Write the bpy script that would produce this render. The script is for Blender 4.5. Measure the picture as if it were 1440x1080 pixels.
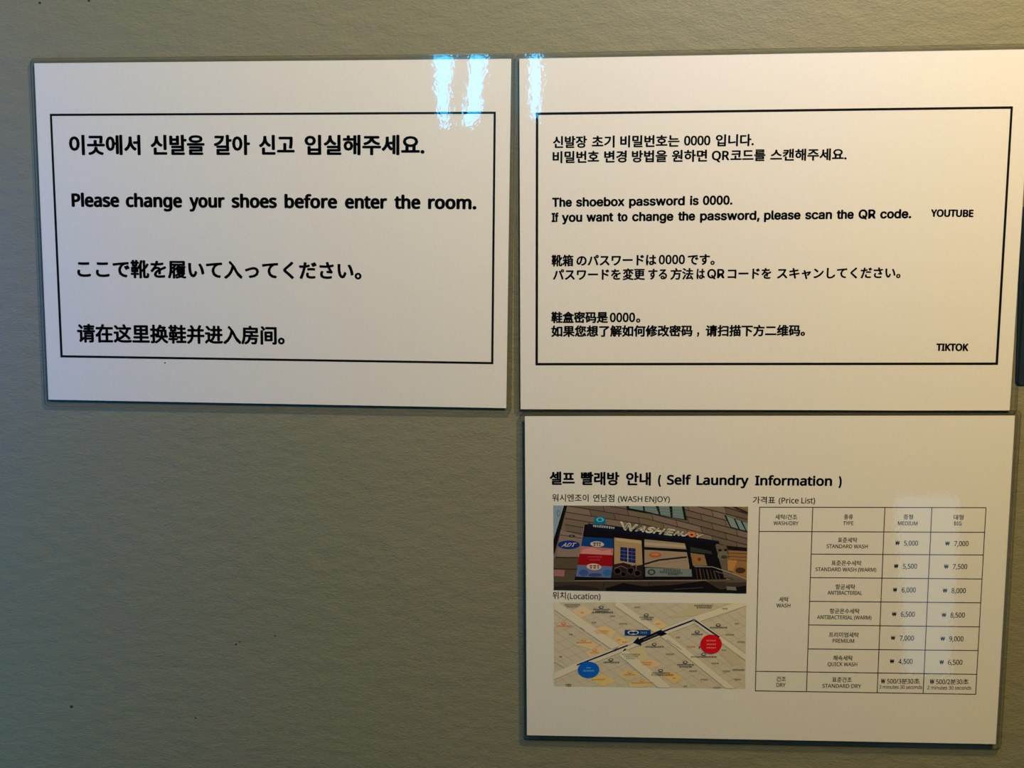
import bpy, bmesh, math, random
from mathutils import Vector, Matrix, Euler

random.seed(4)
C = bpy.context.scene.collection
for o in list(bpy.data.objects):
    bpy.data.objects.remove(o)

# ------------------------------------------------------------------ camera, world, lights, exposure
Z0 = 1.50                                   # height of the phone above the floor
CAM = Vector((0.0, -0.4764, Z0))
cam_data = bpy.data.cameras.new('camera')
cam = bpy.data.objects.new('camera', cam_data)
C.objects.link(cam)
PITCH, YAW, ROLL = -0.0997, 0.0545, -0.0001
R = (Euler((0, 0, YAW)).to_matrix() @ Euler((math.pi / 2 + PITCH, 0, 0)).to_matrix() @ Euler((0, 0, ROLL)).to_matrix())
cam.matrix_world = Matrix.Translation(CAM) @ R.to_4x4()
cam_data.sensor_fit = 'HORIZONTAL'
cam_data.sensor_width = 36.0
FPX = 1080.0
cam_data.lens = FPX * 36.0 / 1440.0
cam_data.clip_start = 0.01
bpy.context.scene.camera = cam

sc = bpy.context.scene
w = bpy.data.worlds.new('world'); sc.world = w; w.use_nodes = True
w.node_tree.nodes['Background'].inputs[0].default_value = (0.30, 0.40, 0.5, 1)
w.node_tree.nodes['Background'].inputs[1].default_value = 0.1

def area(name, loc, target, size, color, power, shape='DISK', size_y=None):
    d = bpy.data.lights.new(name, 'AREA'); d.shape = shape; d.size = size
    if size_y: d.size_y = size_y
    d.color = color; d.energy = power
    o = bpy.data.objects.new(name, d); C.objects.link(o)
    o.location = loc
    o.rotation_euler = (Vector(target) - Vector(loc)).to_track_quat('-Z', 'Y').to_euler()
    return o

def lamp(name, loc, size, watts):
    """a round soft light aimed at the signs; watts per colour channel"""
    m = max(watts)
    return area(name, loc, (0, 0, 1.5), size, tuple(v / m for v in watts), m)

# warm ceiling downlight above and to the right of the signs; cool daylight from the left; two added cool fills above
lamp('downlight', (0.50, -0.46, 2.36), 0.15, (21.5, 13.0, 0.9))
lamp('ceiling_fill', (-0.40, -0.46, 2.36), 0.15, (1.0, 2.0, 2.0))  # added cool fill near the ceiling, no opening there
lamp('front_fill', (0.20, -0.25, 1.95), 0.15, (0.0, 0.55, 1.6))  # added blue fill above the signs, position fitted to balance the colours
lamp('upper_daylight', (-0.70, -0.15, 1.55), 0.15, (0.0, 0.40, 1.9))
lamp('lower_daylight', (-0.90, -0.25, 1.00), 0.30, (0.0, 1.0, 1.6))

sc.view_settings.view_transform = 'Standard'
sc.view_settings.look = 'None'
sc.view_settings.exposure = 0.0
sc.view_settings.gamma = 1.0
sc.view_settings.use_curve_mapping = False
sc.cycles.use_denoising = True

# ------------------------------------------------------------------ helpers
def lin(c):
    return tuple(((v / 255) / 12.92 if v / 255 <= 0.04045 else ((v / 255 + 0.055) / 1.055) ** 2.4) for v in c)

def at(px, py, y=0.0):
    """point of the plane at depth y seen at a pixel of the photograph"""
    d = R @ Vector(((px - 720) / FPX, -(py - 540) / FPX, -1))
    t = (y - CAM.y) / d.y
    return CAM + d * t

def nodes(name):
    m = bpy.data.materials.new(name); m.use_nodes = True
    nt = m.node_tree
    return m, nt, nt.nodes['Principled BSDF']

def plain(name, col, rough=0.6, spec=0.5):
    m, nt, b = nodes(name)
    b.inputs['Base Color'].default_value = (*col, 1)
    b.inputs['Roughness'].default_value = rough
    b.inputs['Specular IOR Level'].default_value = spec
    return m

def mesh_obj(name, verts, faces, mat, parent=None, smooth=False):
    me = bpy.data.meshes.new(name)
    me.from_pydata([tuple(v) for v in verts], [], faces)
    me.update()
    if mat: me.materials.append(mat)
    o = bpy.data.objects.new(name, me)
    C.objects.link(o)
    if parent:
        o.parent = parent
        o.matrix_parent_inverse = parent.matrix_world.inverted()
    if smooth:
        for p in me.polygons: p.use_smooth = True
    return o

def box_data(x0, x1, y0, y1, z0, z1):
    v = [(x, y, z) for x in (x0, x1) for y in (y0, y1) for z in (z0, z1)]
    f = [(0, 1, 3, 2), (4, 6, 7, 5), (0, 4, 5, 1), (2, 3, 7, 6), (0, 2, 6, 4), (1, 5, 7, 3)]
    return v, f

def structure(name, box, mat):
    v, f = box_data(*box)
    o = mesh_obj(name, v, f, mat)
    bm = bmesh.new(); bm.from_mesh(o.data); bmesh.ops.recalc_face_normals(bm, faces=bm.faces[:]); bm.to_mesh(o.data); bm.free()
    o['kind'] = 'structure'
    return o

# ------------------------------------------------------------------ materials
def wall_material():
    m, nt, b = nodes('painted_plaster')
    N, L = nt.nodes, nt.links
    tc = N.new('ShaderNodeTexCoord')
    mp = N.new('ShaderNodeMapping'); mp.inputs['Scale'].default_value = (0.75, 1, 1.3)
    L.new(tc.outputs['Object'], mp.inputs[0])
    n1 = N.new('ShaderNodeTexNoise'); n1.inputs['Scale'].default_value = 640; n1.inputs['Detail'].default_value = 3
    n1.inputs['Distortion'].default_value = 0.8
    n2 = N.new('ShaderNodeTexNoise'); n2.inputs['Scale'].default_value = 90; n2.inputs['Detail'].default_value = 4
    n3 = N.new('ShaderNodeTexNoise'); n3.inputs['Scale'].default_value = 9; n3.inputs['Detail'].default_value = 3
    for n in (n1, n2, n3): L.new(mp.outputs[0], n.inputs['Vector'])
    b1 = N.new('ShaderNodeBump'); b1.inputs['Strength'].default_value = 0.34; b1.inputs['Distance'].default_value = 0.0007
    b2 = N.new('ShaderNodeBump'); b2.inputs['Strength'].default_value = 0.32; b2.inputs['Distance'].default_value = 0.0018
    L.new(n2.outputs[0], b2.inputs['Height']); L.new(n1.outputs[0], b1.inputs['Height'])
    L.new(b2.outputs[0], b1.inputs['Normal']); L.new(b1.outputs[0], b.inputs['Normal'])
    mx = N.new('ShaderNodeMix'); mx.data_type = 'RGBA'
    mx.inputs[6].default_value = (0.184, 0.186, 0.126, 1); mx.inputs[7].default_value = (0.204, 0.203, 0.144, 1)
    L.new(n3.outputs[0], mx.inputs[0]); L.new(mx.outputs[2], b.inputs['Base Color'])
    b.inputs['Roughness'].default_value = 0.62
    b.inputs['Specular IOR Level'].default_value = 0.3
    return m

def paper_material():
    m, nt, b = nodes('white_paper')
    N, L = nt.nodes, nt.links
    tc = N.new('ShaderNodeTexCoord')
    n = N.new('ShaderNodeTexNoise'); n.inputs['Scale'].default_value = 700; n.inputs['Detail'].default_value = 2
    L.new(tc.outputs['Object'], n.inputs['Vector'])
    mx = N.new('ShaderNodeMix'); mx.data_type = 'RGBA'
    mx.inputs[6].default_value = (0.79, 0.79, 0.80, 1); mx.inputs[7].default_value = (0.85, 0.85, 0.85, 1)
    L.new(n.outputs[0], mx.inputs[0]); L.new(mx.outputs[2], b.inputs['Base Color'])
    b.inputs['Roughness'].default_value = 0.8
    b.inputs['Specular IOR Level'].default_value = 0.1
    return m

def film_material(name, tint, rough, bump):
    m, nt, b = nodes(name)
    N, L = nt.nodes, nt.links
    N.remove(b)
    out = N['Material Output']
    tr = N.new('ShaderNodeBsdfTransparent'); tr.inputs[0].default_value = (*tint, 1)
    gl = N.new('ShaderNodeBsdfGlossy'); gl.inputs['Roughness'].default_value = rough
    hz = N.new('ShaderNodeBsdfGlossy'); hz.inputs['Roughness'].default_value = 0.22      # the slight haze of laminate
    gm = N.new('ShaderNodeMixShader'); gm.inputs[0].default_value = 0.16
    L.new(gl.outputs[0], gm.inputs[1]); L.new(hz.outputs[0], gm.inputs[2])
    fr = N.new('ShaderNodeFresnel'); geo = N.new('ShaderNodeNewGeometry'); ior = N.new('ShaderNodeMapRange')      # thin film: the same reflectance from both sides
    ior.inputs['To Min'].default_value = 1.5; ior.inputs['To Max'].default_value = 1 / 1.5
    L.new(geo.outputs['Backfacing'], ior.inputs['Value']); L.new(ior.outputs[0], fr.inputs['IOR'])
    mix = N.new('ShaderNodeMixShader')
    L.new(fr.outputs[0], mix.inputs[0]); L.new(tr.outputs[0], mix.inputs[1]); L.new(gm.outputs[0], mix.inputs[2])
    L.new(mix.outputs[0], out.inputs[0])
    if bump:
        tc = N.new('ShaderNodeTexCoord')
        n1 = N.new('ShaderNodeTexNoise'); n1.inputs['Scale'].default_value = 420; n1.inputs['Detail'].default_value = 1
        n2 = N.new('ShaderNodeTexNoise'); n2.inputs['Scale'].default_value = 26; n2.inputs['Detail'].default_value = 1
        L.new(tc.outputs['Object'], n1.inputs['Vector']); L.new(tc.outputs['Object'], n2.inputs['Vector'])
        b1 = N.new('ShaderNodeBump'); b1.inputs['Strength'].default_value = 0.35; b1.inputs['Distance'].default_value = 0.00004
        b2 = N.new('ShaderNodeBump'); b2.inputs['Strength'].default_value = 0.07; b2.inputs['Distance'].default_value = 0.0006
        L.new(n1.outputs[0], b1.inputs['Height']); L.new(n2.outputs[0], b2.inputs['Height'])
        L.new(b2.outputs[0], b1.inputs['Normal']); L.new(b1.outputs[0], gl.inputs['Normal'])
    return m

def print_material():
    m, nt, b = nodes('colour_print')
    a = nt.nodes.new('ShaderNodeAttribute'); a.attribute_name = 'ink'
    nt.links.new(a.outputs['Color'], b.inputs['Base Color'])
    b.inputs['Roughness'].default_value = 0.8; b.inputs['Specular IOR Level'].default_value = 0.05
    return m

M_wall = wall_material()
M_ceiling = plain('ceiling_paint', (0.30, 0.28, 0.24), 0.8)
M_floor = plain('floor_vinyl', (0.10, 0.085, 0.07), 0.5)
M_paper = paper_material()
M_ink = plain('black_ink', (0.006, 0.006, 0.009), 0.8, 0.05)
M_soft_ink = plain('thin_black_ink', (0.035, 0.030, 0.026), 0.8, 0.05)
M_film = film_material('laminate_plastic', (0.96, 0.965, 0.97), 0.02, True)
M_seam = film_material('laminate_edge_plastic', (0.74, 0.75, 0.75), 0.12, False)
M_rim = film_material('laminate_step_shade', (0.86, 0.87, 0.88), 0.08, False)
M_print = print_material()
M_navy = plain('navy_plastic', (0.004, 0.017, 0.034), 0.5)
M_speck = plain('dark_speck', (0.02, 0.02, 0.018), 0.9)

# ------------------------------------------------------------------ the room
wall = structure('wall_front', (-1.7, 1.7, 0.0, 0.10, 0, 2.5), M_wall)
structure('floor', (-1.7, 1.7, -2.7, 0.10, -0.06, 0), M_floor)
structure('ceiling', (-1.7, 1.7, -2.7, 0.10, 2.5, 2.56), M_ceiling)
structure('wall_left', (-1.76, -1.7, -2.7, 0.10, 0, 2.5), M_wall)
structure('wall_right', (1.7, 1.76, -2.7, 0.10, 0, 2.5), M_wall)
WB = -2.60
structure('wall_back', (-1.7, 1.7, WB - 0.10, WB, 0, 2.5), plain('dark_wall', (0.06, 0.06, 0.06), 0.8))

# specks on the front wall
for i, (sx, sy, sr) in enumerate([(100.6, 993.5, 2.6), (332, 906, 1.7), (337.5, 902.5, 1.1), (275, 1009.5, 1.4),
                                  (387, 894, 1.2), (56, 4, 2.0), (125, 1, 1.8)]):
    c = at(sx, sy, 0); e = at(sx + sr, sy, 0); r = (e - c).length
    vs, fs = [], []
    n = 10
    vs.append((c.x, -0.0003, c.z))
    for k in range(n):
        a = 2 * math.pi * k / n
        rr = r * (0.85 + 0.3 * random.random())
        vs.append((c.x + rr * math.cos(a), -0.00002, c.z + 0.8 * rr * math.sin(a)))
    for k in range(n): fs.append((0, 1 + (k + 1) % n, 1 + k))
    mesh_obj('speck', vs, fs, M_speck, wall)

# ------------------------------------------------------------------ window behind the photographer: daylight through gaps in the curtains
MIR = Vector((CAM.x, -CAM.y, CAM.z))
def mirrored(px, py, y):
    p = at(px, py, -0.002)
    d = p - MIR
    return MIR + d * ((y - MIR.y) / d.y)

mw, nt, b = nodes('daylight_glass')
b.inputs['Base Color'].default_value = (0, 0, 0, 1)
b.inputs['Emission Color'].default_value = (0.0, 0.52, 1.0, 1)
b.inputs['Emission Strength'].default_value = 32
YW = WB + 0.012
gaps = [  # (left, right) edges of each gap as seen mirrored in the film, top to bottom
    [(612, 636, -60), (611, 635, 70), (611, 633, 105), (615, 632, 132), (618, 630, 158), (622, 627, 178)],
    [(661, 690, -60), (659, 684, 70), (658, 680, 100), (655, 676, 130), (651, 674, 156), (648, 660, 176)],
    [(744, 762, -60), (745, 761, 70), (745, 761, 110), (746, 760, 135), (747, 759, 150), (749, 756, 166)],
]
win_root_done = None
frame_pts = [mirrored(x, y, YW) for g in gaps for (l, r_, y) in g for x in (l, r_)]
fx0 = min(p.x for p in frame_pts) - 0.14; fx1 = max(p.x for p in frame_pts) + 0.14
fz0 = min(p.z for p in frame_pts) - 0.05; fz1 = min(2.46, max(p.z for p in frame_pts))
v, f = [], []
for (a0, a1, a2, a3, a4, a5) in [(fx0 - .04, fx0, WB, WB + .03, fz0 - .04, fz1 + .03), (fx1, fx1 + .04, WB, WB + .03, fz0 - .04, fz1 + .03),
                                 (fx0, fx1, WB, WB + .03, fz0 - .04, fz0)]:
    vv, ff = box_data(a0, a1, a2, a3, a4, a5); k = len(v); v += vv; f += [tuple(i + k for i in q) for q in ff]
wf = mesh_obj('window_1', v, f, plain('window_frame_paint', (0.10, 0.10, 0.11), 0.5)); wf['kind'] = 'structure'
for g in gaps:
    v, f = [], []
    for (l, r_, y) in g:
        for x in (l, r_):
            p = mirrored(x, y, YW); v.append((p.x, p.y, min(p.z, 2.48)))
    for k in range(len(g) - 1): f.append((2 * k, 2 * k + 1, 2 * k + 3, 2 * k + 2))
    mesh_obj('pane', v, f, mw, wf)

# added glowing panel, unseen itself, placed to mirror as sheen on the laundry notice
mb, nt, b = nodes('sheen_glow')
b.inputs['Base Color'].default_value = (0.3, 0.3, 0.3, 1)
b.inputs['Emission Color'].default_value = (0.35, 0.68, 1.0, 1)
b.inputs['Emission Strength'].default_value = 2.8
def window(name, q, mat):
    v = [mirrored(x, y, YW) for x, y in q]
    v = [Vector((p.x, p.y, min(max(p.z, 0.02), 2.48))) for p in v]
    x0, x1 = min(p.x for p in v), max(p.x for p in v); z0, z1 = min(p.z for p in v), max(p.z for p in v)
    vs, fs = [], []
    for bx in [(x0 - .03, x0, WB, WB + .02, z0 - .03, z1 + .03), (x1, x1 + .03, WB, WB + .02, z0 - .03, z1 + .03), (x0, x1, WB, WB + .02, z0 - .03, z0)]:
        vv, ff = box_data(*bx); k = len(vs); vs += vv; fs += [tuple(i + k for i in f_) for f_ in ff]
    o = mesh_obj(name, vs, fs, bpy.data.materials['window_frame_paint']); o['kind'] = 'structure'
    mesh_obj('sheen_panel', v, [(0, 1, 2, 3)], mat, o)
window('sheen_frame', [(1262, 700), (1352, 700), (1335, 1075), (1270, 1075)], mb)

# ------------------------------------------------------------------ sheets
INK_STEP = 0.00003

def empty(name, loc, label, cat, group=None):
    o = bpy.data.objects.new(name, None); C.objects.link(o)
    o.location = loc; o.empty_display_size = 0.02
    o['label'] = label; o['category'] = cat
    if group: o['group'] = group
    bpy.context.view_layer.update()
    return o

def lerp2(q, u, t):
    """bilinear point of quad (TL,TR,BR,BL) at u right, t down"""
    x = (q[0][0] * (1 - u) + q[1][0] * u) * (1 - t) + (q[3][0] * (1 - u) + q[2][0] * u) * t
    y = (q[0][1] * (1 - u) + q[1][1] * u) * (1 - t) + (q[3][1] * (1 - u) + q[2][1] * u) * t
    return x, y

def sheet(name, paper_px, film_px, s, label, rad=0.0035):
    c = sum((at(x, y, 0) for x, y in film_px), Vector()) / 4
    root = empty(name, c, label, 'sign', 'laminated A4 notices on the wall')
    # paper: thin slab
    fr = [at(x, y, -s) for x, y in paper_px]
    vs = fr + [Vector((p.x, -s + 0.0001, p.z)) for p in fr]
    fs = [(0, 3, 2, 1), (4, 5, 6, 7)] + [(i, (i + 1) % 4, 4 + (i + 1) % 4, 4 + i) for i in range(4)]
    mesh_obj('paper', vs, fs, M_paper, root)
    # film: rounded rectangle outline
    yf = -s - 0.0004
    cor = [at(x, y, yf) for x, y in film_px]
    out = []
    for i in range(4):
        p, a, b_ = cor[i], cor[i - 1], cor[(i + 1) % 4]
        da = (a - p).normalized(); db = (b_ - p).normalized()
        for k in range(9):
            t = k / 8
            # quadratic arc from p+da*r to p+db*r
            q = (p + da * rad) * (1 - t) ** 2 + p * 2 * t * (1 - t) + (p + db * rad) * t ** 2
            out.append(q)
    n = len(out)
    cen = sum(out, Vector()) / n
    mesh_obj('laminate_film', out, [tuple(reversed(range(n)))], M_film, root)
    # welded seam: a narrow bead of plastic around the outline
    def ring(name, pts, width, y0, y1, mat):
        k = len(pts); cc = sum(pts, Vector()) / k
        inn = []
        for i in range(k):
            a = pts[i - 1]; b2 = pts[(i + 1) % k]
            t = (b2 - a).normalized(); nrm = Vector((t.z, 0, -t.x))
            if nrm.dot(cc - pts[i]) < 0: nrm = -nrm
            inn.append(pts[i] + nrm * width)
        vs = [(p.x, y1, p.z) for p in pts] + [(p.x, y1, p.z) for p in inn] + [(p.x, y0, p.z) for p in pts]
        fs = []
        for i in range(k):
            j = (i + 1) % k
            fs.append((i, j, k + j, k + i)); fs.append((i, 2 * k + i, 2 * k + j, j))
        return mesh_obj(name, vs, fs, mat, root)
    ring('film_edge', out, 0.0005, -0.0002, yf - 0.00004, M_seam)
    # tinted strip at the paper's edge: shade of the film step put into colour
    pc = [at(x, y, yf) for x, y in paper_px]
    cc = sum(pc, Vector()) / 4
    outp = []
    for i in range(4):
        da = (pc[i] - pc[i - 1]).normalized(); db = (pc[i] - pc[(i + 1) % 4]).normalized()
        outp.append(pc[i] + (da + db) * 0.0014)
    vs = [(p.x, yf + 0.0003, p.z) for p in outp] + [(p.x, yf + 0.0003, p.z) for p in pc]
    fs = [(i, (i + 1) % 4, 4 + (i + 1) % 4, 4 + i) for i in range(4)]
    mesh_obj('film_step_shade', vs, fs, M_rim, root)
    return root

class Print:
    """collects flat printed shapes in pixels of the photograph and lays them on a sheet"""
    def __init__(self, s): self.s = s; self.v = []; self.f = []; self.c = []; self.lev = 1
    def poly(self, pts, col=None, lev=None):
        y = -self.s - INK_STEP * (lev or self.lev)
        k = len(self.v)
        P = [at(x, yy, y) for x, yy in pts]
        ar = sum(P[i].x * P[(i + 1) % len(P)].z - P[(i + 1) % len(P)].x * P[i].z for i in range(len(P)))
        if ar < 0: P.reverse()
        self.v += P
        self.f.append(tuple(range(k, k + len(P)))); self.c.append(col)
    def line(self, a, b_, wd, col=None, lev=None):
        dx, dy = b_[0] - a[0], b_[1] - a[1]; l = math.hypot(dx, dy) or 1
        nx, ny = -dy / l * wd / 2, dx / l * wd / 2
        self.poly([(a[0] + nx, a[1] + ny), (b_[0] + nx, b_[1] + ny), (b_[0] - nx, b_[1] - ny), (a[0] - nx, a[1] - ny)], col, lev)
    def ellipse(self, cx, cy, rx, ry, col=None, lev=None, n=28, rot=0):
        cr, sr = math.cos(rot), math.sin(rot)
        self.poly([(cx + rx * math.cos(2 * math.pi * i / n) * cr - ry * math.sin(2 * math.pi * i / n) * sr,
                    cy + rx * math.cos(2 * math.pi * i / n) * sr + ry * math.sin(2 * math.pi * i / n) * cr) for i in range(n)], col, lev)
    def build(self, name, mat, parent):
        o = mesh_obj(name, self.v, self.f, mat, parent)
        if any(c is not None for c in self.c):
            at_ = o.data.color_attributes.new('ink', 'FLOAT_COLOR', 'CORNER')
            for p, c in zip(o.data.polygons, self.c):
                c = c or (0, 0, 0)
                for li in p.loop_indices: at_.data[li].color = (*c, 1)
        return o

# ---- lettering
_ts = bpy.data.scenes.new('lettering')
_tc = bpy.data.curves.new('glyphs', 'FONT'); _tc.resolution_u = 3
_to = bpy.data.objects.new('glyphs', _tc); _ts.collection.objects.link(_to)
FONT = {'plain': _tc.font}
import os
_fd = bpy.utils.system_resource('DATAFILES', path='fonts')       # fonts that ship inside Blender itself
for _k, _f in (('humanist', 'NotoSansHebrew-Regular.woff2'), ('grotesque', 'Inter.woff2')):
    try: FONT[_k] = bpy.data.fonts.load(os.path.join(_fd, _f))
    except Exception: FONT[_k] = FONT['plain']
if FONT['plain'] is None: del FONT['plain']
_plain = bpy.data.curves.new('t', 'FONT').font
_cache = {}
def glyphs(s, shear=0.0, font='plain'):
    key = (s, shear, font)
    if key in _cache: return _cache[key]
    _tc.font = FONT.get(font, _plain)
    _tc.body = s; _tc.shear = shear
    _ts.view_layers[0].update()
    dg = _ts.view_layers[0].depsgraph
    ev = _to.evaluated_get(dg); me = ev.to_mesh()
    vs = [(q.co.x, q.co.y) for q in me.vertices]; fs = [tuple(p.vertices) for p in me.polygons]
    ev.to_mesh_clear()
    _cache[key] = (vs, fs)
    return vs, fs

def cap(font):
    vs, fs = glyphs('H', 0.0, font)
    return max(q[1] for q in vs)
FACE = 'humanist'
def is_cjk(s): return any(ord(ch) > 0x2E80 for ch in s)

def text_line(s, root, segs, y0, y1, X0, X1, h_l, h_c, bold=0.0, name='text_line', mat=None, dy_l=0.0, dx=None):
    """segs: (text, left px, right px). y0,y1: bottom line of the lettering at X0 and X1.
    h_l: capital height, h_c: height of Hangul/kanji ink, bold: stroke thickening in px"""
    yp = -s - INK_STEP
    V, F = [], []
    offs = [(0, 0)]
    if bold:
        b_ = bold / 2
        offs = [(b_, 0), (-b_, 0), (0, b_ * .8), (0, -b_ * .8), (b_ * .7, b_ * .6), (-b_ * .7, -b_ * .6), (b_ * .7, -b_ * .6), (-b_ * .7, b_ * .6)]
    for seg in segs:
        st, xl, xr = seg[:3]
        face = 'plain' if (is_cjk(st) or '₩' in st) else FACE
        vs, fs = glyphs(st, 0.0, face)
        if not vs: continue
        gx0 = min(q[0] for q in vs); gx1 = max(q[0] for q in vs)
        if is_cjk(st): sc_ = h_c / 0.905; base = 0.075
        else: sc_ = h_l / cap(face); base = 0.0
        xl2, xr2 = xl + bold / 2, xr - bold / 2
        up = sc_
        for (ox, oy) in offs:
            k = len(V)
            for (gx, gy) in vs:
                x = xl2 + (gx - gx0) / max(gx1 - gx0, 1e-6) * (xr2 - xl2)
                yb = y0 + (y1 - y0) * (x - X0) / (X1 - X0)
                y = yb - (gy + base) * up + (dy_l if base == 0 else 0)
                # verticals follow the slant of the sheet
                sl = slant(x) if slant else 0
                x += sl * (yb - y)
                V.append(at(x + ox, y + oy, yp))
            F += [tuple(i + k for i in q) for q in fs]
    return mesh_obj(name, V, F, mat or M_ink, root)
slant = None

def quad_text(P, st, quad, col, lev, shear=0.0, bold=0.0):
    vs, fs = glyphs(st, shear, 'grotesque')
    gx0 = min(q[0] for q in vs); gx1 = max(q[0] for q in vs); gy0 = min(q[1] for q in vs); gy1 = max(q[1] for q in vs)
    y = -P.s - INK_STEP * lev
    offs = [(0, 0)] if not bold else [(bold / 2, 0), (-bold / 2, 0), (0, bold / 2), (0, -bold / 2)]
    for ox, oy in offs:
        k = len(P.v)
        for gx, gy in vs:
            x, yy = lerp2(quad, (gx - gx0) / (gx1 - gx0), (gy1 - gy) / (gy1 - gy0))
            P.v.append(at(x + ox, yy + oy, y))
        for q in fs: P.f.append(tuple(i + k for i in q)); P.c.append(col)

def frame(s, root, cs, wd):
    P = Print(s)
    cx = sum(p[0] for p in cs) / 4; cy = sum(p[1] for p in cs) / 4
    inn = [(x + (wd if x < cx else -wd), y + (wd if y < cy else -wd)) for x, y in cs]
    for i in range(4):
        j = (i + 1) % 4
        P.poly([cs[i], cs[j], inn[j], inn[i]])
    return P.build('border_line', M_ink, root)

# ================================================================== sheet 1: change your shoes
S1 = 0.0009
s1 = sheet('laminated_sign', [(48, 88.8), (719, 82.5), (712, 574), (68, 562)],
           [(42, 82), (724.6, 75), (719, 582), (62.5, 571)], S1,
           'laminated white notice asking to change shoes, left of the three')
frame(S1, s1, [(70, 160), (697.3, 157), (693.8, 512.2), (85, 502.6)], 3.1)
slant = lambda x: -0.040 + 0.052 * (x - 60) / 640
text_line(S1, s1, [('이곳에서', 97.5, 198), ('신발을', 212, 288), ('갈아', 300.8, 351.8), ('신고', 364.2, 414.5), ('입실해주세요.', 428.3, 597)],
          217.3, 217.3, 97, 597, 17, 27, 2.2)
text_line(S1, s1, [('Please', 100.8, 168), ('change', 177, 256.3), ('your', 266.3, 316.3), ('shoes', 325.8, 389.5), ('before', 400, 474.3),
                   ('enter', 485, 544.5), ('the', 554.3, 591.3), ('room.', 601.8, 670)], 290, 293.5, 100, 670, 17.2, 27, 2.5)
text_line(S1, s1, [('ここで靴を履いて入ってください。', 108.8, 508.5)], 390, 392.8, 108, 508, 17, 24.2, 1.9)
text_line(S1, s1, [('请在这里换鞋并进入房间。', 108.8, 400.5)], 480.8, 484.2, 108, 400, 17, 24.6, 1.9)
P = Print(S1); P.ellipse(232, 510.3, 1.3, 0.9, n=8); P.build('ink_spot', M_ink, s1)

# ================================================================== sheet 2: shoebox password
S2 = 0.0009
s2 = sheet('laminated_sign.001', [(730.3, 82.5), (1452, 69), (1420, 577.5), (732, 575.5)],
           [(725.4, 75), (1461, 61), (1430, 583), (726.3, 580.5)], S2,
           'laminated white notice giving the shoebox password, at upper right')
frame(S2, s2, [(753.6, 158.3), (1424.5, 149.5), (1403.4, 513.2), (753, 513.8)], 3.4)
slant = lambda x: 0.002 + 0.062 * (x - 753) / 670
text_line(S2, s2, [('신발장', 777.5, 825.5), ('초기', 832, 864.3), ('비밀번호는', 872, 955.5), ('0000', 961.8, 998.8), ('입니다.', 1006.3, 1060)],
          208, 205, 777, 1060, 12.4, 16.2, 1.25, dy_l=-2)
text_line(S2, s2, [('비밀번호', 777, 842.5), ('변경', 849.5, 881.3), ('방법을', 888.3, 938), ('원하면', 944.5, 994.3), ('QR', 1000.8, 1025.5),
                   ('코드를', 1027, 1076.3), ('스캔해주세요.', 1083, 1190.5)], 229.2, 225, 777, 1190, 12.2, 16.2, 1.25, dy_l=-2)
FACE = 'grotesque'
text_line(S2, s2, [('The', 776.3, 804.3), ('shoebox', 810, 878.3), ('password', 884.5, 963), ('is', 970, 982.5), ('0000.', 988.3, 1030)],
          290.5, 287.2, 776, 1030, 11.8, 16, 1.6)
text_line(S2, s2, [('If', 775.5, 785.5), ('you', 790, 818.8), ('want', 824.5, 862.5), ('to', 868, 882.5), ('change', 888.8, 947), ('the', 953.3, 977.5),
                   ('password,', 984.3, 1068.3), ('please', 1074.3, 1125.8), ('scan', 1132, 1170), ('the', 1176.3, 1200.5), ('QR', 1207, 1231.3),
                   ('code.', 1237.5, 1281.5)], 311.8, 306.3, 776, 1281, 11.8, 16, 1.6)
text_line(S2, s2, [('靴箱', 775.5, 806.3), ('のパスワードは', 810.5, 923), ('0000', 926.3, 963), ('です。', 967, 1005)],
          374.3, 372.4, 776, 1005, 12.2, 15.3, 1.25, dy_l=-1.8)
text_line(S2, s2, [('パスワードを', 777.5, 873), ('変更', 875.5, 907), ('する', 911.3, 938), ('方法', 942.5, 975), ('は', 979.3, 991.3),
                   ('QR', 994.3, 1018.8), ('コードを', 1023, 1084.5), ('スキャンしてください。', 1092.5, 1266.3)],
          394, 391, 777, 1266, 12.2, 15.3, 1.25, dy_l=-1.6)
text_line(S2, s2, [('鞋盒密码是', 775, 855), ('0000', 857.5, 893), ('。', 894.3, 900.5)], 454, 453.6, 776, 900, 12.2, 15, 1.35, dy_l=-1.2)
text_line(S2, s2, [('如果您想了解如何修改密码', 775, 973.8), ('，', 980, 983.2), ('请扫描下方二维码。', 992, 1132)],
          473.4, 472.2, 775, 1132, 12, 15, 1.35)
FACE = 'humanist'
text_line(S2, s2, [('YOUTUBE', 1308.8, 1368.8)], 304.3, 304.8, 1308, 1369, 9.4, 12, 1.5, mat=M_ink)
text_line(S2, s2, [('TIKTOK', 1316.3, 1361.8)], 493, 493.2, 1316, 1362, 9.4, 12, 1.5, mat=M_ink)

FACE = 'humanist'
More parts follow.
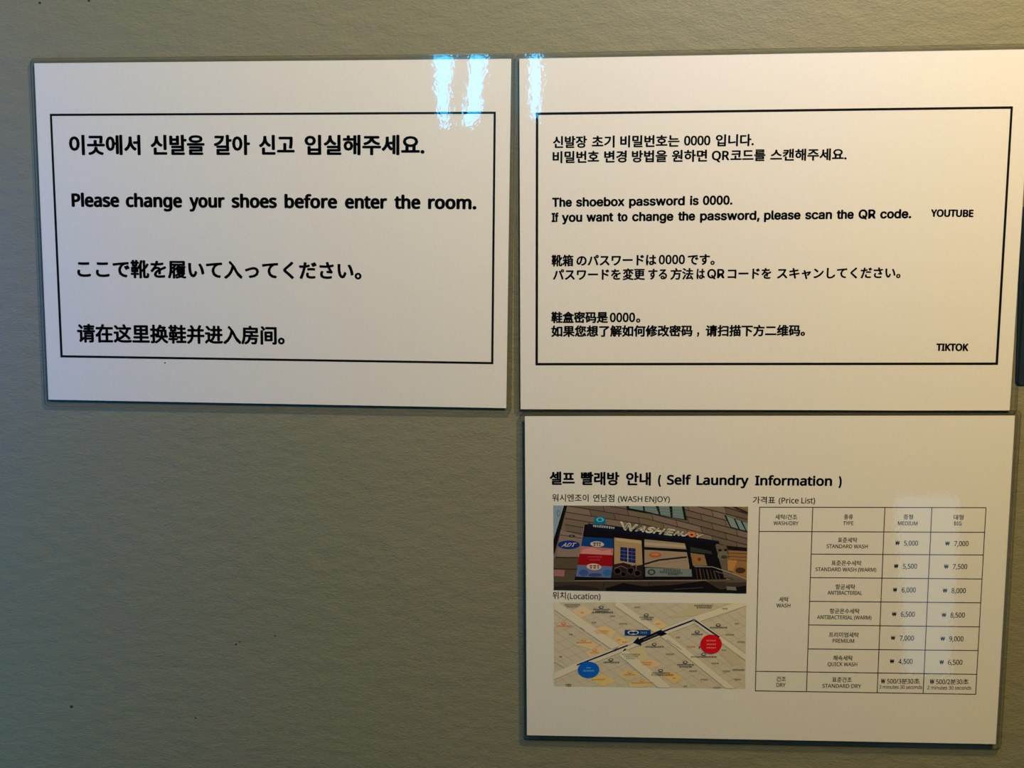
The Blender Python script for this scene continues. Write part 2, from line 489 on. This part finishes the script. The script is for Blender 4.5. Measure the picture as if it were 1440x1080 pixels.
# ================================================================== sheet 3: laundry information
S3 = 0.0018
s3 = sheet('laminated_sign.002', [(738, 585.2), (1427.5, 584.3), (1400.5, 1046.5), (741, 1034)],
           [(731.5, 578.8), (1436.8, 577), (1408, 1055), (735.5, 1041)], S3,
           'laminated notice with laundry prices, shop photo and map, bottom right')
slant = lambda x: -0.006 + 0.062 * (x - 740) / 670
text_line(S3, s3, [('셀프', 772.9, 808.3), ('빨래방', 816.9, 871), ('안내', 880.2, 915.2), ('(', 925.3, 929.6), ('Self', 937.7, 971.9), ('Laundry', 979.4, 1052.7),
                   ('Information', 1061.5, 1170), (')', 1179, 1183.5)], 681.3, 684.3, 773, 1184, 12.6, 17.8, 1.55, dy_l=-1.4)
text_line(S3, s3, [('워시엔조이', 776.3, 827.7), ('연남점', 834, 863.8), ('(WASH', 869, 903.3), ('ENJOY)', 907, 941.9)],
          705, 706.4, 776, 942, 7.6, 10.4, 0.3, mat=M_soft_ink, dy_l=-0.5)
text_line(S3, s3, [('위치', 777, 795.8), ('(Location)', 797.8, 844.4)], 842.2, 843.2, 777, 844, 7.8, 10.2, 0.3, mat=M_soft_ink, dy_l=-0.4)
text_line(S3, s3, [('가격표', 1058.5, 1090), ('(Price', 1095, 1123), ('List)', 1126.8, 1146.2)], 708.3, 708.6, 1058, 1146, 7.8, 10.2, 0.3, mat=M_soft_ink, dy_l=-0.8)

# ---- price table: ruled lines, then the words cell by cell
tb = Print(S3); L_ = lambda a, b_: tb.line(a, b_, 1.15)
L_((1067.7, 713.2), (1387, 713.9)); L_((1062, 971.5), (1372.3, 976.4))
L_((1068.2, 712.8), (1062.2, 972)); L_((1386.6, 713.4), (1372, 976.8))
L_((1143, 713.4), (1134.1, 973)); L_((1244.4, 713.6), (1233.5, 974.6)); L_((1310.5, 713.7), (1298.1, 975.6))
L_((1067.5, 747.3), (1384.8, 748.6))
for (ya, yb, xa, xb) in [(779.2, 780.4, 1141.2, 1382.5), (812.2, 814.2, 1140.1, 1380.9), (845.6, 847.7, 1138.6, 1378.7),
                         (878.8, 881.5, 1137.3, 1377.1), (912.6, 914.8, 1136.3, 1375.4)]:
    L_((xa, ya), (xb, yb))
L_((1063.2, 944), (1373.7, 948.3))
table = tb.build('price_table', M_soft_ink, s3)
cells = [
 [('세탁/건조', 1090, 1121, 730.3), ('WASH/DRY', 1087.7, 1122.9, 738.2)],
 [('종류', 1186.6, 1199.4, 730.3), ('TYPE', 1185.6, 1199.9, 738.3)],
 [('중형', 1270.4, 1283.8, 730.3), ('MEDIUM', 1262.6, 1290.1, 738.4)],
 [('대형', 1340.9, 1354.7, 730.8), ('BIG', 1341.6, 1352, 738.7)],
 [('표준세탁', 1178, 1205.5, 762.8), ('STANDARD WASH', 1162.3, 1220.1, 770.6)],
 [('표준온수세탁', 1169, 1211.4, 795), ('STANDARD WASH (WARM)', 1146.7, 1232.2, 803)],
 [('항균세탁', 1174.7, 1202.6, 828.6), ('ANTIBACTERIAL', 1163.7, 1212.3, 836)],
 [('세탁', 1095.4, 1108.8, 846.3), ('WASH', 1091.8, 1111.5, 854)],
 [('항균온수세탁', 1166.6, 1208.7, 862.6), ('ANTIBACTERIAL (WARM)', 1148.9, 1225.4, 870.4)],
 [('프리미엄세탁', 1165.4, 1207.5, 896), ('PREMIUM', 1170.8, 1201.1, 903.6)],
 [('쾌속세탁', 1171.5, 1199, 928.7), ('QUICK WASH', 1163.7, 1205.5, 936.4)],
 [('건조', 1091.8, 1105.2, 958.2), ('DRY', 1091.8, 1104.7, 965.7)],
 [('표준건조', 1170, 1197.7, 959.2), ('STANDARD DRY', 1156.4, 1210.9, 967)],
]
for c in cells:
    V, F = [], []
    for (t, a, b_, y) in c:
        o = text_line(S3, table, [(t, a, b_)], y, y + (b_ - a) * 0.01, a, b_, 5.2, 7.0, 0.22, name='cell_text', mat=M_soft_ink)
prices = [
 (1259.2, 1265, '5,000', 1271.1, 1291, 767.2), (1329.2, 1335.3, '7,000', 1341.6, 1361.8, 767.8),
 (1257.3, 1263.1, '5,500', 1269.7, 1289.4, 799.7), (1327.5, 1333.6, '7,500', 1339.7, 1360, 800.2),
 (1255.8, 1261.4, '6,000', 1268, 1287.7, 833), (1325.8, 1331.9, '8,000', 1338, 1358.1, 834),
 (1254.4, 1260.4, '6,500', 1266.5, 1286.4, 867.2), (1324.3, 1330.4, '8,500', 1336.5, 1356.7, 868.4),
 (1252.9, 1258.7, '7,000', 1265, 1285, 900.7), (1322.6, 1328.7, '9,000', 1334.6, 1354.7, 901.7),
 (1251.4, 1257.3, '4,500', 1263.4, 1283.3, 933.5), (1321.2, 1327, '6,500', 1332.9, 1353.3, 934.7)]
for (a, b_, t, c_, d_, y) in prices:
    text_line(S3, table, [('₩', a, b_)], y - 0.8, y - 0.8, a, b_, 5.2, 5.2, 0.5, name='price_text', mat=M_soft_ink)
    text_line(S3, table, [(t, c_, d_)], y, y, c_, d_, 6.8, 6.8, 0.3, name='price_text', mat=M_soft_ink)
for (x0, nn, y, lo, x2, x3, y2) in [(1238.8, '3', 961.6, '3 minutes 30 seconds', 1236.3, 1296.6, 968.4), (1307.6, '2', 962.4, '2 minutes 30 seconds', 1303.9, 1365.7, 969.4)]:
    text_line(S3, table, [('₩', x0, x0 + 5.8), ('500/' + nn, x0 + 8.6, x0 + 28.4), ('분', x0 + 28.8, x0 + 36.6), ('30', x0 + 36.9, x0 + 45.4), ('초', x0 + 45.8, x0 + 54.6)],
              y, y, x0, x0 + 55, 6.4, 7.4, 0.3, name='price_text', mat=M_soft_ink, dy_l=-0.4)
    text_line(S3, table, [(lo, x2, x3)], y2, y2 + 0.4, x2, x3, 4.9, 5, 0.15, name='price_text', mat=M_soft_ink)

# ---- printed colours
def clip(poly, q):
    """Sutherland-Hodgman against convex quad q (clockwise on screen)"""
    out = poly
    for i in range(4):
        a, b_ = q[i], q[(i + 1) % 4]
        ins = lambda p: (b_[0] - a[0]) * (p[1] - a[1]) - (b_[1] - a[1]) * (p[0] - a[0]) >= 0
        src, out = out, []
        for k in range(len(src)):
            p, r_ = src[k - 1], src[k]
            ip, ir = ins(p), ins(r_)
            if ip != ir:
                d1 = (b_[0] - a[0]) * (p[1] - a[1]) - (b_[1] - a[1]) * (p[0] - a[0])
                d2 = (b_[0] - a[0]) * (r_[1] - a[1]) - (b_[1] - a[1]) * (r_[0] - a[0])
                t = d1 / (d1 - d2)
                out.append((p[0] + (r_[0] - p[0]) * t, p[1] + (r_[1] - p[1]) * t))
            if ir: out.append(r_)
        if not out: return []
    return out

class Picture(Print):
    def __init__(self, s, quad, org, k, paper):
        super().__init__(s); self.q = quad; self.org = org; self.k = k
        self.paper = [max(v, .01) for v in lin(paper)]; self.gain = 1.0
    def col(self, c):
        return tuple(min(0.86, 0.82 * self.gain * a / b_) for a, b_ in zip(lin(c), self.paper))
    def P(self, p): return (self.org[0] + p[0] * self.k, self.org[1] + p[1] * self.k)
    def area(self, pts, c, lev=2):
        q = clip([self.P(p) for p in pts], self.q)
        if len(q) > 2: self.poly(q, self.col(c), lev)
    def stroke(self, pts, wd, c, lev=3):
        for a, b_ in zip(pts, pts[1:]):
            dx, dy = b_[0] - a[0], b_[1] - a[1]; l = math.hypot(dx, dy) or 1
            nx, ny = -dy / l * wd / 2, dx / l * wd / 2
            self.area([(a[0] + nx, a[1] + ny), (b_[0] + nx, b_[1] + ny), (b_[0] - nx, b_[1] - ny), (a[0] - nx, a[1] - ny)], c, lev)
    def oval(self, cx, cy, rx, ry, c, lev=3, rot=0.0, n=26):
        cr, sr = math.cos(rot), math.sin(rot)
        self.area([(cx + rx * math.cos(t) * cr - ry * math.sin(t) * sr, cy + rx * math.cos(t) * sr + ry * math.sin(t) * cr)
                   for t in [2 * math.pi * i / n for i in range(n)]], c, lev)
    def smudge(self, cx, cy, wd, h, c, lev=4, slope=0.0):
        """a line of print too small to read"""
        x = cx - wd / 2; rnd = random.Random(int(cx * 7 + cy * 13))
        while x < cx + wd / 2:
            w_ = h * (0.5 + rnd.random() * 0.5)
            yy = cy + slope * (x - cx)
            self.area([(x, yy - h / 2), (x + w_, yy - h / 2 + slope * w_), (x + w_, yy - h * .1), (x, yy - h * .15)], c, lev)
            self.area([(x + w_ * .1, yy + h * .1), (x + w_ * .9, yy + h * .1), (x + w_ * .8, yy + h / 2), (x + w_ * .2, yy + h / 2)], c, lev)
            x += w_ * 1.35
    def words(self, st, quad, c, lev=5, shear=0.0, bold=0.0):
        quad_text(self, st, [self.P(p) for p in quad], self.col(c), lev, shear, bold)

# shop front photograph
qp = [(778.1, 710.8), (1052, 712.6), (1049.6, 834.4), (778.8, 829.6)]
sp = Picture(S3, qp, (760, 650), 0.20833, (182, 172, 146))
sp.gain = 0.72
A, K, O = sp.area, sp.stroke, sp.oval
sp.poly(qp, sp.col((116, 97, 74)), 1)
A([(80, 288), (165, 288), (85, 520)], (128, 146, 146))                            # sky
O(122, 345, 12, 22, (95, 110, 110), 3); O(123, 345, 7, 15, (128, 146, 146), 4)
K([(158, 290), (92, 520)], 8, (165, 160, 140), 3)
A([(160, 288), (182, 288), (100, 600), (86, 640), (86, 530)], (18, 16, 15), 4)
tones = [(124, 104, 80), (108, 90, 70), (120, 98, 78), (102, 86, 64), (112, 96, 70)]
for r_ in range(-6, 11):                                                          # stone courses
    y0 = 292 + r_ * 43
    f0 = lambda x, y0=y0: y0 + (x - 165) * 0.16 + max(0, x - 700) * 0.10
    xs = [165] + [165 + (90 if r_ % 2 else 0) + 165 * i for i in range(1, 9)]
    for i in range(len(xs) - 1):
        xa, xb = xs[i], xs[i + 1]
        A([(xa, f0(xa)), (xb, f0(xb)), (xb + 12, f0(xb) + 43), (xa + 12, f0(xa) + 43)], tones[(i * 3 + r_ * 2) % 5], 2)
        if xb < 1400: K([(xb, f0(xb)), (xb + 12, f0(xb) + 43)], 3.5, (58, 47, 38), 3)
    K([(165, f0(165)), (700, f0(700)), (1420, f0(1420))], 4.5, (52, 42, 34), 3)
A([(578, 290), (968, 290), (990, 392), (585, 322)], (22, 24, 22), 4)              # upper windows
for q_ in [[(598, 290), (690, 290), (695, 328), (600, 310)], [(702, 290), (775, 290), (800, 352), (706, 330)],
           [(797, 290), (868, 290), (880, 370), (812, 356)], [(890, 290), (953, 290), (970, 384), (893, 372)]]:
    A(q_, (112, 128, 112), 5)
for yy in (315, 335, 355): K([(710, yy - 12), (965, yy + 12)], 2, (75, 88, 76), 6)
A([(1240, 355), (1400, 412), (1400, 470), (1282, 440)], (24, 24, 22), 4)
for q_ in [[(1254, 362), (1304, 380), (1335, 450), (1287, 436)], [(1316, 384), (1350, 396), (1384, 462), (1346, 452)], [(1362, 400), (1402, 413), (1402, 466), (1392, 463)]]:
    A(q_, (118, 132, 116), 5)
K([(1290, 295), (1410, 345)], 9, (40, 28, 26), 4); K([(1330, 292), (1410, 318)], 5, (150, 128, 95), 4); K([(1220, 292), (1400, 352)], 4, (60, 42, 36), 4)
A([(135, 455), (292, 500), (265, 640), (110, 640)], (132, 110, 88), 4)            # pale wall panel
K([(118, 488), (292, 515)], 4, (70, 52, 42), 5); K([(100, 640), (258, 645)], 5, (40, 34, 28), 5)
A([(88, 645), (258, 648), (232, 800), (88, 800)], (84, 70, 50), 4)
K([(88, 718), (248, 722)], 5, (45, 36, 28), 5)
A([(92, 725), (165, 728), (160, 772), (92, 768)], (150, 100, 88), 5)
K([(292, 440), (258, 640)], 5, (140, 120, 95), 6)
O(212, 498, 22, 9, (30, 46, 40), 6); O(212, 498, 9, 4, (110, 110, 90), 7)
O(192, 557, 74, 29, (18, 44, 104), 6)
sp.words('ADT', [(150, 545), (244, 545), (236, 570), (142, 570)], (225, 225, 215), 7, 0.3, 0.5)
A([(300, 420), (505, 432), (760, 462), (1205, 532), (1208, 552), (1185, 552), (1255, 790), (228, 802), (262, 640)], (16, 14, 15), 4)   # dark shop front
A([(320, 415), (520, 436), (1205, 532), (1205, 545), (1000, 528), (500, 470), (316, 452)], (14, 20, 34), 5)
A([(366, 372), (436, 366), (442, 414), (374, 424), (360, 412)], (14, 104, 122), 5)                             # teal box sign
O(402, 388, 26, 15, (90, 175, 185), 6); O(402, 388, 15, 9, (20, 100, 120), 7)
sp.smudge(425, 437, 140, 13, (200, 195, 180), 6, 0.10)
A([(285, 503), (492, 516), (492, 582), (275, 566)], (14, 58, 104), 5)             # posters
A([(275, 566), (492, 582), (490, 628), (264, 618)], (176, 104, 92), 5)
A([(290, 590), (350, 575), (420, 600), (470, 590), (488, 626), (268, 616)], (196, 128, 108), 6)
A([(264, 618), (490, 628), (486, 704), (250, 692)], (142, 12, 18), 5)
A([(250, 692), (486, 704), (476, 780), (238, 772)], (92, 102, 128), 5)
O(292, 745, 32, 22, (52, 82, 120), 6); O(452, 745, 30, 22, (48, 96, 130), 6); O(370, 760, 46, 12, (60, 64, 96), 6)
O(383, 553, 47, 19, (190, 170, 140), 7, 0.06); sp.smudge(383, 553, 52, 22, (50, 42, 40), 8)
O(361, 706, 50, 22, (198, 168, 140), 7, 0.06); sp.smudge(361, 706, 58, 22, (96, 46, 40), 8)
sp.smudge(365, 640, 90, 10, (190, 70, 70), 7); sp.smudge(365, 660, 70, 9, (190, 70, 70), 7)
A([(498, 508), (682, 528), (690, 700), (498, 690)], (164, 132, 86), 5)            # lit windows
A([(510, 512), (680, 532), (682, 552), (505, 530)], (184, 152, 102), 6)
A([(540, 572), (642, 582), (642, 682), (538, 664)], (26, 34, 78), 6)
for i in range(1, 4): K([(540, 572 + i * 24), (642, 582 + i * 25)], 2.5, (110, 110, 130), 7)
K([(590, 575), (590, 675)], 4, (190, 175, 150), 8); K([(565, 574), (564, 670)], 2, (90, 90, 120), 7); K([(617, 579), (617, 678)], 2, (90, 90, 120), 7)
A([(490, 690), (560, 678), (640, 700), (692, 690), (692, 786), (482, 782)], (38, 28, 26), 7)                   # bicycles and clutter
for (bx, by, br) in [(520, 735, 26), (560, 755, 20), (610, 735, 28), (655, 750, 24)]:
    O(bx, by, br, br * .9, (72, 54, 46), 8); O(bx, by, br * .75, br * .7, (34, 25, 24), 8)
K([(500, 715), (545, 700), (600, 725)], 4, (140, 90, 80), 8); K([(610, 700), (650, 690), (640, 760)], 4, (120, 110, 100), 8)
A([(702, 520), (974, 548), (986, 588), (702, 572)], (150, 128, 98), 5); A([(702, 540), (975, 560), (980, 578), (702, 560)], (172, 148, 110), 6)
A([(702, 590), (988, 608), (1005, 700), (1005, 722), (702, 706)], (152, 128, 94), 5)
O(775, 626, 42, 19, (168, 88, 48), 6); O(775, 622, 26, 8, (190, 120, 70), 7)
K([(702, 688), (800, 660), (988, 640)], 11, (40, 30, 28), 6); K([(702, 704), (820, 684), (1000, 655)], 5, (150, 130, 110), 7)
A([(708, 712), (1018, 722), (1024, 772), (708, 772)], (112, 118, 104), 6)
O(750, 742, 26, 20, (40, 62, 54), 7); O(750, 742, 15, 11, (112, 118, 104), 8)
sp.smudge(885, 730, 110, 13, (40, 42, 36), 7, .05); sp.smudge(880, 745, 150, 12, (40, 42, 36), 7, .05); sp.smudge(895, 758, 70, 11, (40, 42, 36), 7, .05)
A([(1010, 570), (1150, 600), (1160, 620), (1015, 605)], (48, 52, 42), 5)
A([(1012, 612), (1106, 625), (1126, 698), (1030, 700)], (132, 106, 66), 5); O(1065, 655, 22, 20, (170, 96, 34), 6); O(1072, 655, 12, 11, (90, 60, 34), 7)
A([(1180, 560), (1260, 560), (1300, 780), (1240, 780)], (98, 84, 62), 5)
O(1212, 594, 12, 9, (34, 22, 22), 6); O(1250, 592, 10, 8, (34, 22, 22), 6); O(1232, 630, 36, 32, (108, 98, 74), 6); O(1240, 640, 22, 12, (60, 56, 42), 7)
A([(1250, 562), (1400, 578), (1400, 600), (1262, 592)], (26, 20, 20), 5)
A([(1262, 596), (1400, 604), (1400, 792), (1300, 760)], (142, 100, 54), 5)
for i in range(3): K([(1262, 612 + i * 22), (1400, 618 + i * 24)], 4, (84, 52, 38), 6)
A([(1262, 650), (1330, 660), (1300, 735), (1266, 730)], (176, 122, 56), 6); O(1350, 730, 34, 20, (70, 46, 34), 6)
for i in range(7): K([(1050 + i * 24, 715 + i * 3), (1062 + i * 25, 790)], 6, (96, 66, 48) if i % 2 else (60, 52, 50), 6)
K([(1040, 704), (1160, 706), (1300, 752), (1400, 795)], 4, (165, 155, 135), 7)
K([(1180, 735), (1390, 800)], 3, (120, 105, 90), 7)
A([(88, 800), (1400, 792), (1400, 812), (88, 812)], (92, 76, 56), 5)
K([(230, 800), (1120, 797)], 4, (150, 130, 100), 7)
A([(88, 808), (1400, 806), (1400, 900), (88, 880)], (62, 50, 38), 5)
A([(440, 850), (560, 815), (700, 838), (900, 828), (1110, 800), (1215, 860), (1400, 830), (1400, 900), (440, 900)], (20, 16, 16), 6)
A([(88, 842), (210, 826), (380, 846), (430, 880), (88, 880)], (44, 34, 28), 6)
K([(430, 810), (415, 880)], 3, (24, 20, 18), 7); K([(735, 806), (728, 880)], 3, (20, 18, 16), 7)
A([(1255, 838), (1318, 842), (1325, 866), (1258, 862)], (112, 104, 84), 7)
K([(900, 858), (1100, 846)], 5, (60, 62, 52), 7); K([(1250, 812), (1400, 806)], 5, (90, 80, 78), 7)
shop = sp.build('shop_photo', M_print, s3)
lt = Picture(S3, qp, (760, 650), 0.20833, (182, 172, 146))
CR = (226, 214, 142)
lt.words('W', [(540, 402), (655, 424), (630, 466), (552, 452)], CR, 9, 0.0, 1.7)
lt.words('ASH', [(664, 428), (842, 452), (822, 486), (640, 463)], CR, 9, 0.2, 1.5)
lt.words('E', [(856, 450), (908, 458), (892, 494), (836, 486)], CR, 9, 0.1, 1.4)
lt.words('NJ', [(916, 464), (1004, 476), (986, 500), (898, 492)], CR, 9, 0.2, 1.3)
lt.oval(1022, 489, 24, 18, (206, 96, 42), 9, 0.1); lt.oval(1022, 489, 9, 6, (70, 30, 26), 10, 0.1)
lt.words('Y', [(1054, 484), (1098, 490), (1078, 512), (1050, 508)], CR, 9, 0.2, 1.1)
lt.build('shop_sign_lettering', M_print, shop)

# location map
qm = [(779, 847), (1049.5, 848.3), (1048, 968.5), (779, 965)]
mp = Picture(S3, qm, (770, 820), 0.20139, (180, 172, 146))
A, K, O = mp.area, mp.stroke, mp.oval
BG, ROAD, EDGE = (164, 152, 118), (178, 166, 130), (148, 137, 106)
mp.poly(qm, mp.col(BG), 1)
roads = [([(20, 130), (250, 290), (490, 455)], 58), ([(520, 480), (840, 745)], 62), ([(480, 140), (640, 250), (830, 375), (1290, 745)], 40),
         ([(30, 655), (215, 575), (560, 440), (800, 345), (1030, 255), (1400, 130)], 44), ([(1030, 262), (1400, 530)], 34)]
# block outlines, in the two street directions
for i in range(-9, 22):
    x = i * 86
    K([(x, 120), (x + 900, 120 + 900 * 0.70)], 2.2, EDGE, 2)
for i in range(3, 19):
    y = 90 + i * 68
    K([(30, y), (1400, y - 1370 * 0.40)], 2.2, EDGE, 2)
for pts, c in [([(150, 205), (240, 158), (322, 205), (225, 245)], (196, 158, 108)), ([(330, 318), (400, 298), (478, 335), (440, 395), (345, 372)], (190, 160, 96)),
               ([(452, 402), (482, 368), (575, 395), (556, 432), (500, 428)], (196, 158, 88)), ([(695, 292), (775, 250), (842, 300), (765, 328)], (198, 158, 96)),
               ([(195, 432), (262, 392), (356, 428), (318, 466)], (192, 158, 98)), ([(265, 486), (385, 440), (410, 482), (300, 524)], (194, 156, 106)),
               ([(570, 470), (660, 445), (712, 520), (640, 560), (590, 540)], (176, 156, 102)), ([(640, 560), (720, 525), (800, 570), (700, 606)], (190, 152, 96)),
               ([(790, 640), (860, 612), (945, 660), (885, 704)], (190, 150, 78)), ([(300, 672), (390, 640), (475, 684), (385, 722)], (186, 156, 76)),
               ([(560, 702), (650, 678), (748, 708), (640, 730), (570, 725)], (184, 156, 90)), ([(490, 645), (560, 598), (650, 640), (560, 686)], (178, 152, 92)),
               ([(45, 300), (130, 272), (165, 305), (60, 330)], (176, 150, 110)), ([(860, 245), (1010, 150), (1180, 150), (1040, 225)], (160, 148, 104)),
               ([(1190, 480), (1280, 450), (1370, 560), (1290, 580)], (158, 142, 104))]:
    A(pts, tuple(v * 0.75 + g * 0.25 for v, g in zip(c, BG)), 3)
for pts, wd in roads: K(pts, wd + 5, EDGE, 4)
for pts, wd in roads: K(pts, wd, ROAD, 5)
D_, OR, RD, GY = (62, 58, 52), (196, 122, 54), (184, 96, 64), (112, 104, 82)
for (x, y, w_, n_, c, icon) in [(170, 150, 100, 2, GY, 0), (375, 185, 110, 2, D_, 1), (385, 205, 150, 1, D_, 0), (240, 206, 18, 1, OR, 0), (625, 168, 40, 1, GY, 0), (690, 240, 100, 2, D_, 1),
                                (1090, 157, 130, 2, D_, 0), (1235, 180, 30, 1, D_, 0), (112, 300, 100, 1, RD, 1), (160, 358, 24, 1, GY, 0), (320, 275, 24, 1, GY, 0), (525, 283, 44, 1, GY, 0), (455, 230, 36, 1, GY, 0),
                                (375, 335, 100, 2, OR, 0), (255, 415, 100, 1, OR, 1), (330, 485, 60, 1, OR, 1), (495, 397, 20, 1, OR, 0), (540, 410, 36, 1, OR, 0), (770, 284, 28, 1, OR, 0),
                                (745, 445, 120, 1, D_, 1), (580, 498, 120, 3, GY, 0), (443, 553, 100, 1, D_, 1), (685, 555, 70, 2, OR, 0), (575, 640, 80, 1, OR, 1), (660, 696, 150, 1, OR, 1), (355, 672, 90, 1, OR, 0),
                                (790, 628, 120, 1, D_, 1), (800, 642, 150, 1, D_, 0), (885, 664, 20, 1, OR, 0), (90, 514, 24, 1, GY, 0), (145, 710, 36, 2, D_, 0), (1045, 358, 80, 1, D_, 1), (910, 378, 24, 1, GY, 0),
                                (1000, 443, 54, 1, OR, 0), (1192, 310, 110, 1, D_, 1), (1320, 283, 22, 1, GY, 0), (1270, 360, 56, 1, GY, 0), (1350, 411, 50, 1, GY, 0), (1090, 515, 180, 1, D_, 1), (962, 570, 110, 2, D_, 1),
                                (850, 496, 50, 1, GY, 0), (1170, 560, 50, 1, GY, 0), (1015, 614, 50, 1, GY, 0), (1090, 673, 44, 1, GY, 0), (1250, 615, 50, 1, GY, 0), (1335, 606, 80, 1, D_, 0), (1328, 673, 46, 1, GY, 0),
                                (1178, 730, 44, 1, GY, 0), (962, 720, 20, 1, GY, 0), (1228, 468, 24, 1, GY, 0)]:
    for i in range(n_): mp.smudge(x, y + i * 14, w_ * (1 - 0.25 * i), 10, c, 6)
    if icon:
        O(x, y - 18, 17, 10, c, 6); O(x, y - 18, 10, 5, BG, 7)
mp.smudge(245, 322, 30, 9, D_, 6, 0.6); mp.smudge(885, 432, 100, 8, D_, 6, 0.68); mp.smudge(80, 572, 66, 8, GY, 6, 0.6)
location = mp.build('location_map', M_print, s3)
def picture_part(name, fn, lbl=None):
    q = Picture(S3, qm, (770, 820), 0.20139, (180, 172, 146)); fn(q)
    o = q.build(name, M_print, location)
    if lbl: o['label'] = lbl
NV = (16, 22, 58)
picture_part('route_line', lambda q: (q.stroke([(205, 572), (560, 434)], 9, NV, 8), q.stroke([(556, 436), (610, 412)], 7, (170, 130, 110), 8),
                                      q.stroke([(600, 416), (1024, 256), (1200, 378)], 10, NV, 8), q.oval(1022, 257, 10, 8, (90, 88, 100), 9)))
picture_part('route_arrow', lambda q: (q.area([(598, 414), (634, 376), (636, 392), (790, 327), (806, 352), (652, 418), (656, 436)], (12, 14, 26), 10),
                                       q.smudge(718, 377, 96, 7, (92, 90, 88), 11, -0.41)))
def station(q):
    q.area([(541, 326), (720, 328), (720, 366), (541, 364)], (14, 48, 88), 9)
    q.oval(598, 345, 39, 15, (200, 205, 200), 10); q.oval(584, 346, 16, 9, (14, 48, 88), 11); q.oval(613, 346, 16, 9, (14, 48, 88), 11)
    q.oval(584, 346, 8, 4, (180, 190, 190), 11); q.oval(613, 346, 8, 4, (180, 190, 190), 11)
    q.smudge(672, 346, 44, 11, (100, 140, 160), 10)
picture_part('station_tag', station)
picture_part('shop_dot', lambda q: (q.oval(287, 604, 75, 56, (8, 76, 142), 9), q.smudge(287, 592, 30, 10, (90, 150, 175), 10), q.smudge(287, 613, 76, 10, (90, 150, 175), 10)), 'blue circle at the lower left end of the route')
picture_part('lodging_dot', lambda q: (q.oval(1142, 426, 75, 67, (172, 10, 20), 9), q.smudge(1142, 402, 66, 9, (222, 120, 100), 10), q.smudge(1142, 428, 62, 9, (222, 120, 100), 10),
                                       q.smudge(1142, 452, 66, 9, (222, 120, 100), 10), q.oval(1063, 447, 6, 8, (150, 20, 20), 9, n=8)), 'red circle at the right end of the route')

bpy.data.objects.remove(_to); bpy.data.scenes.remove(_ts)

# ------------------------------------------------------------------ navy panel at the right edge of the view
pts = [(1437, 290), (1520, 286), (1512, 541), (1428.5, 541)]
fr = [at(x, y, -0.0006) for x, y in pts]
n = []
for i in range(4):
    p, a, b_ = fr[i], fr[i - 1], fr[(i + 1) % 4]
    for k in range(6):
        t = k / 5
        n.append((p + (a - p).normalized() * .003) * (1 - t) ** 2 + p * 2 * t * (1 - t) + (p + (b_ - p).normalized() * .003) * t ** 2)
k = len(n)
vs = n + [Vector((p.x, 0, p.z)) for p in n]
fs = [tuple(reversed(range(k)))] + [(i, (i + 1) % k, k + (i + 1) % k, k + i) for i in range(k)]
o = mesh_obj('wall_plate', vs, fs, M_navy)
o['label'] = 'dark navy blue plate on the wall at the right edge, beside the password notice'; o['category'] = 'plate'
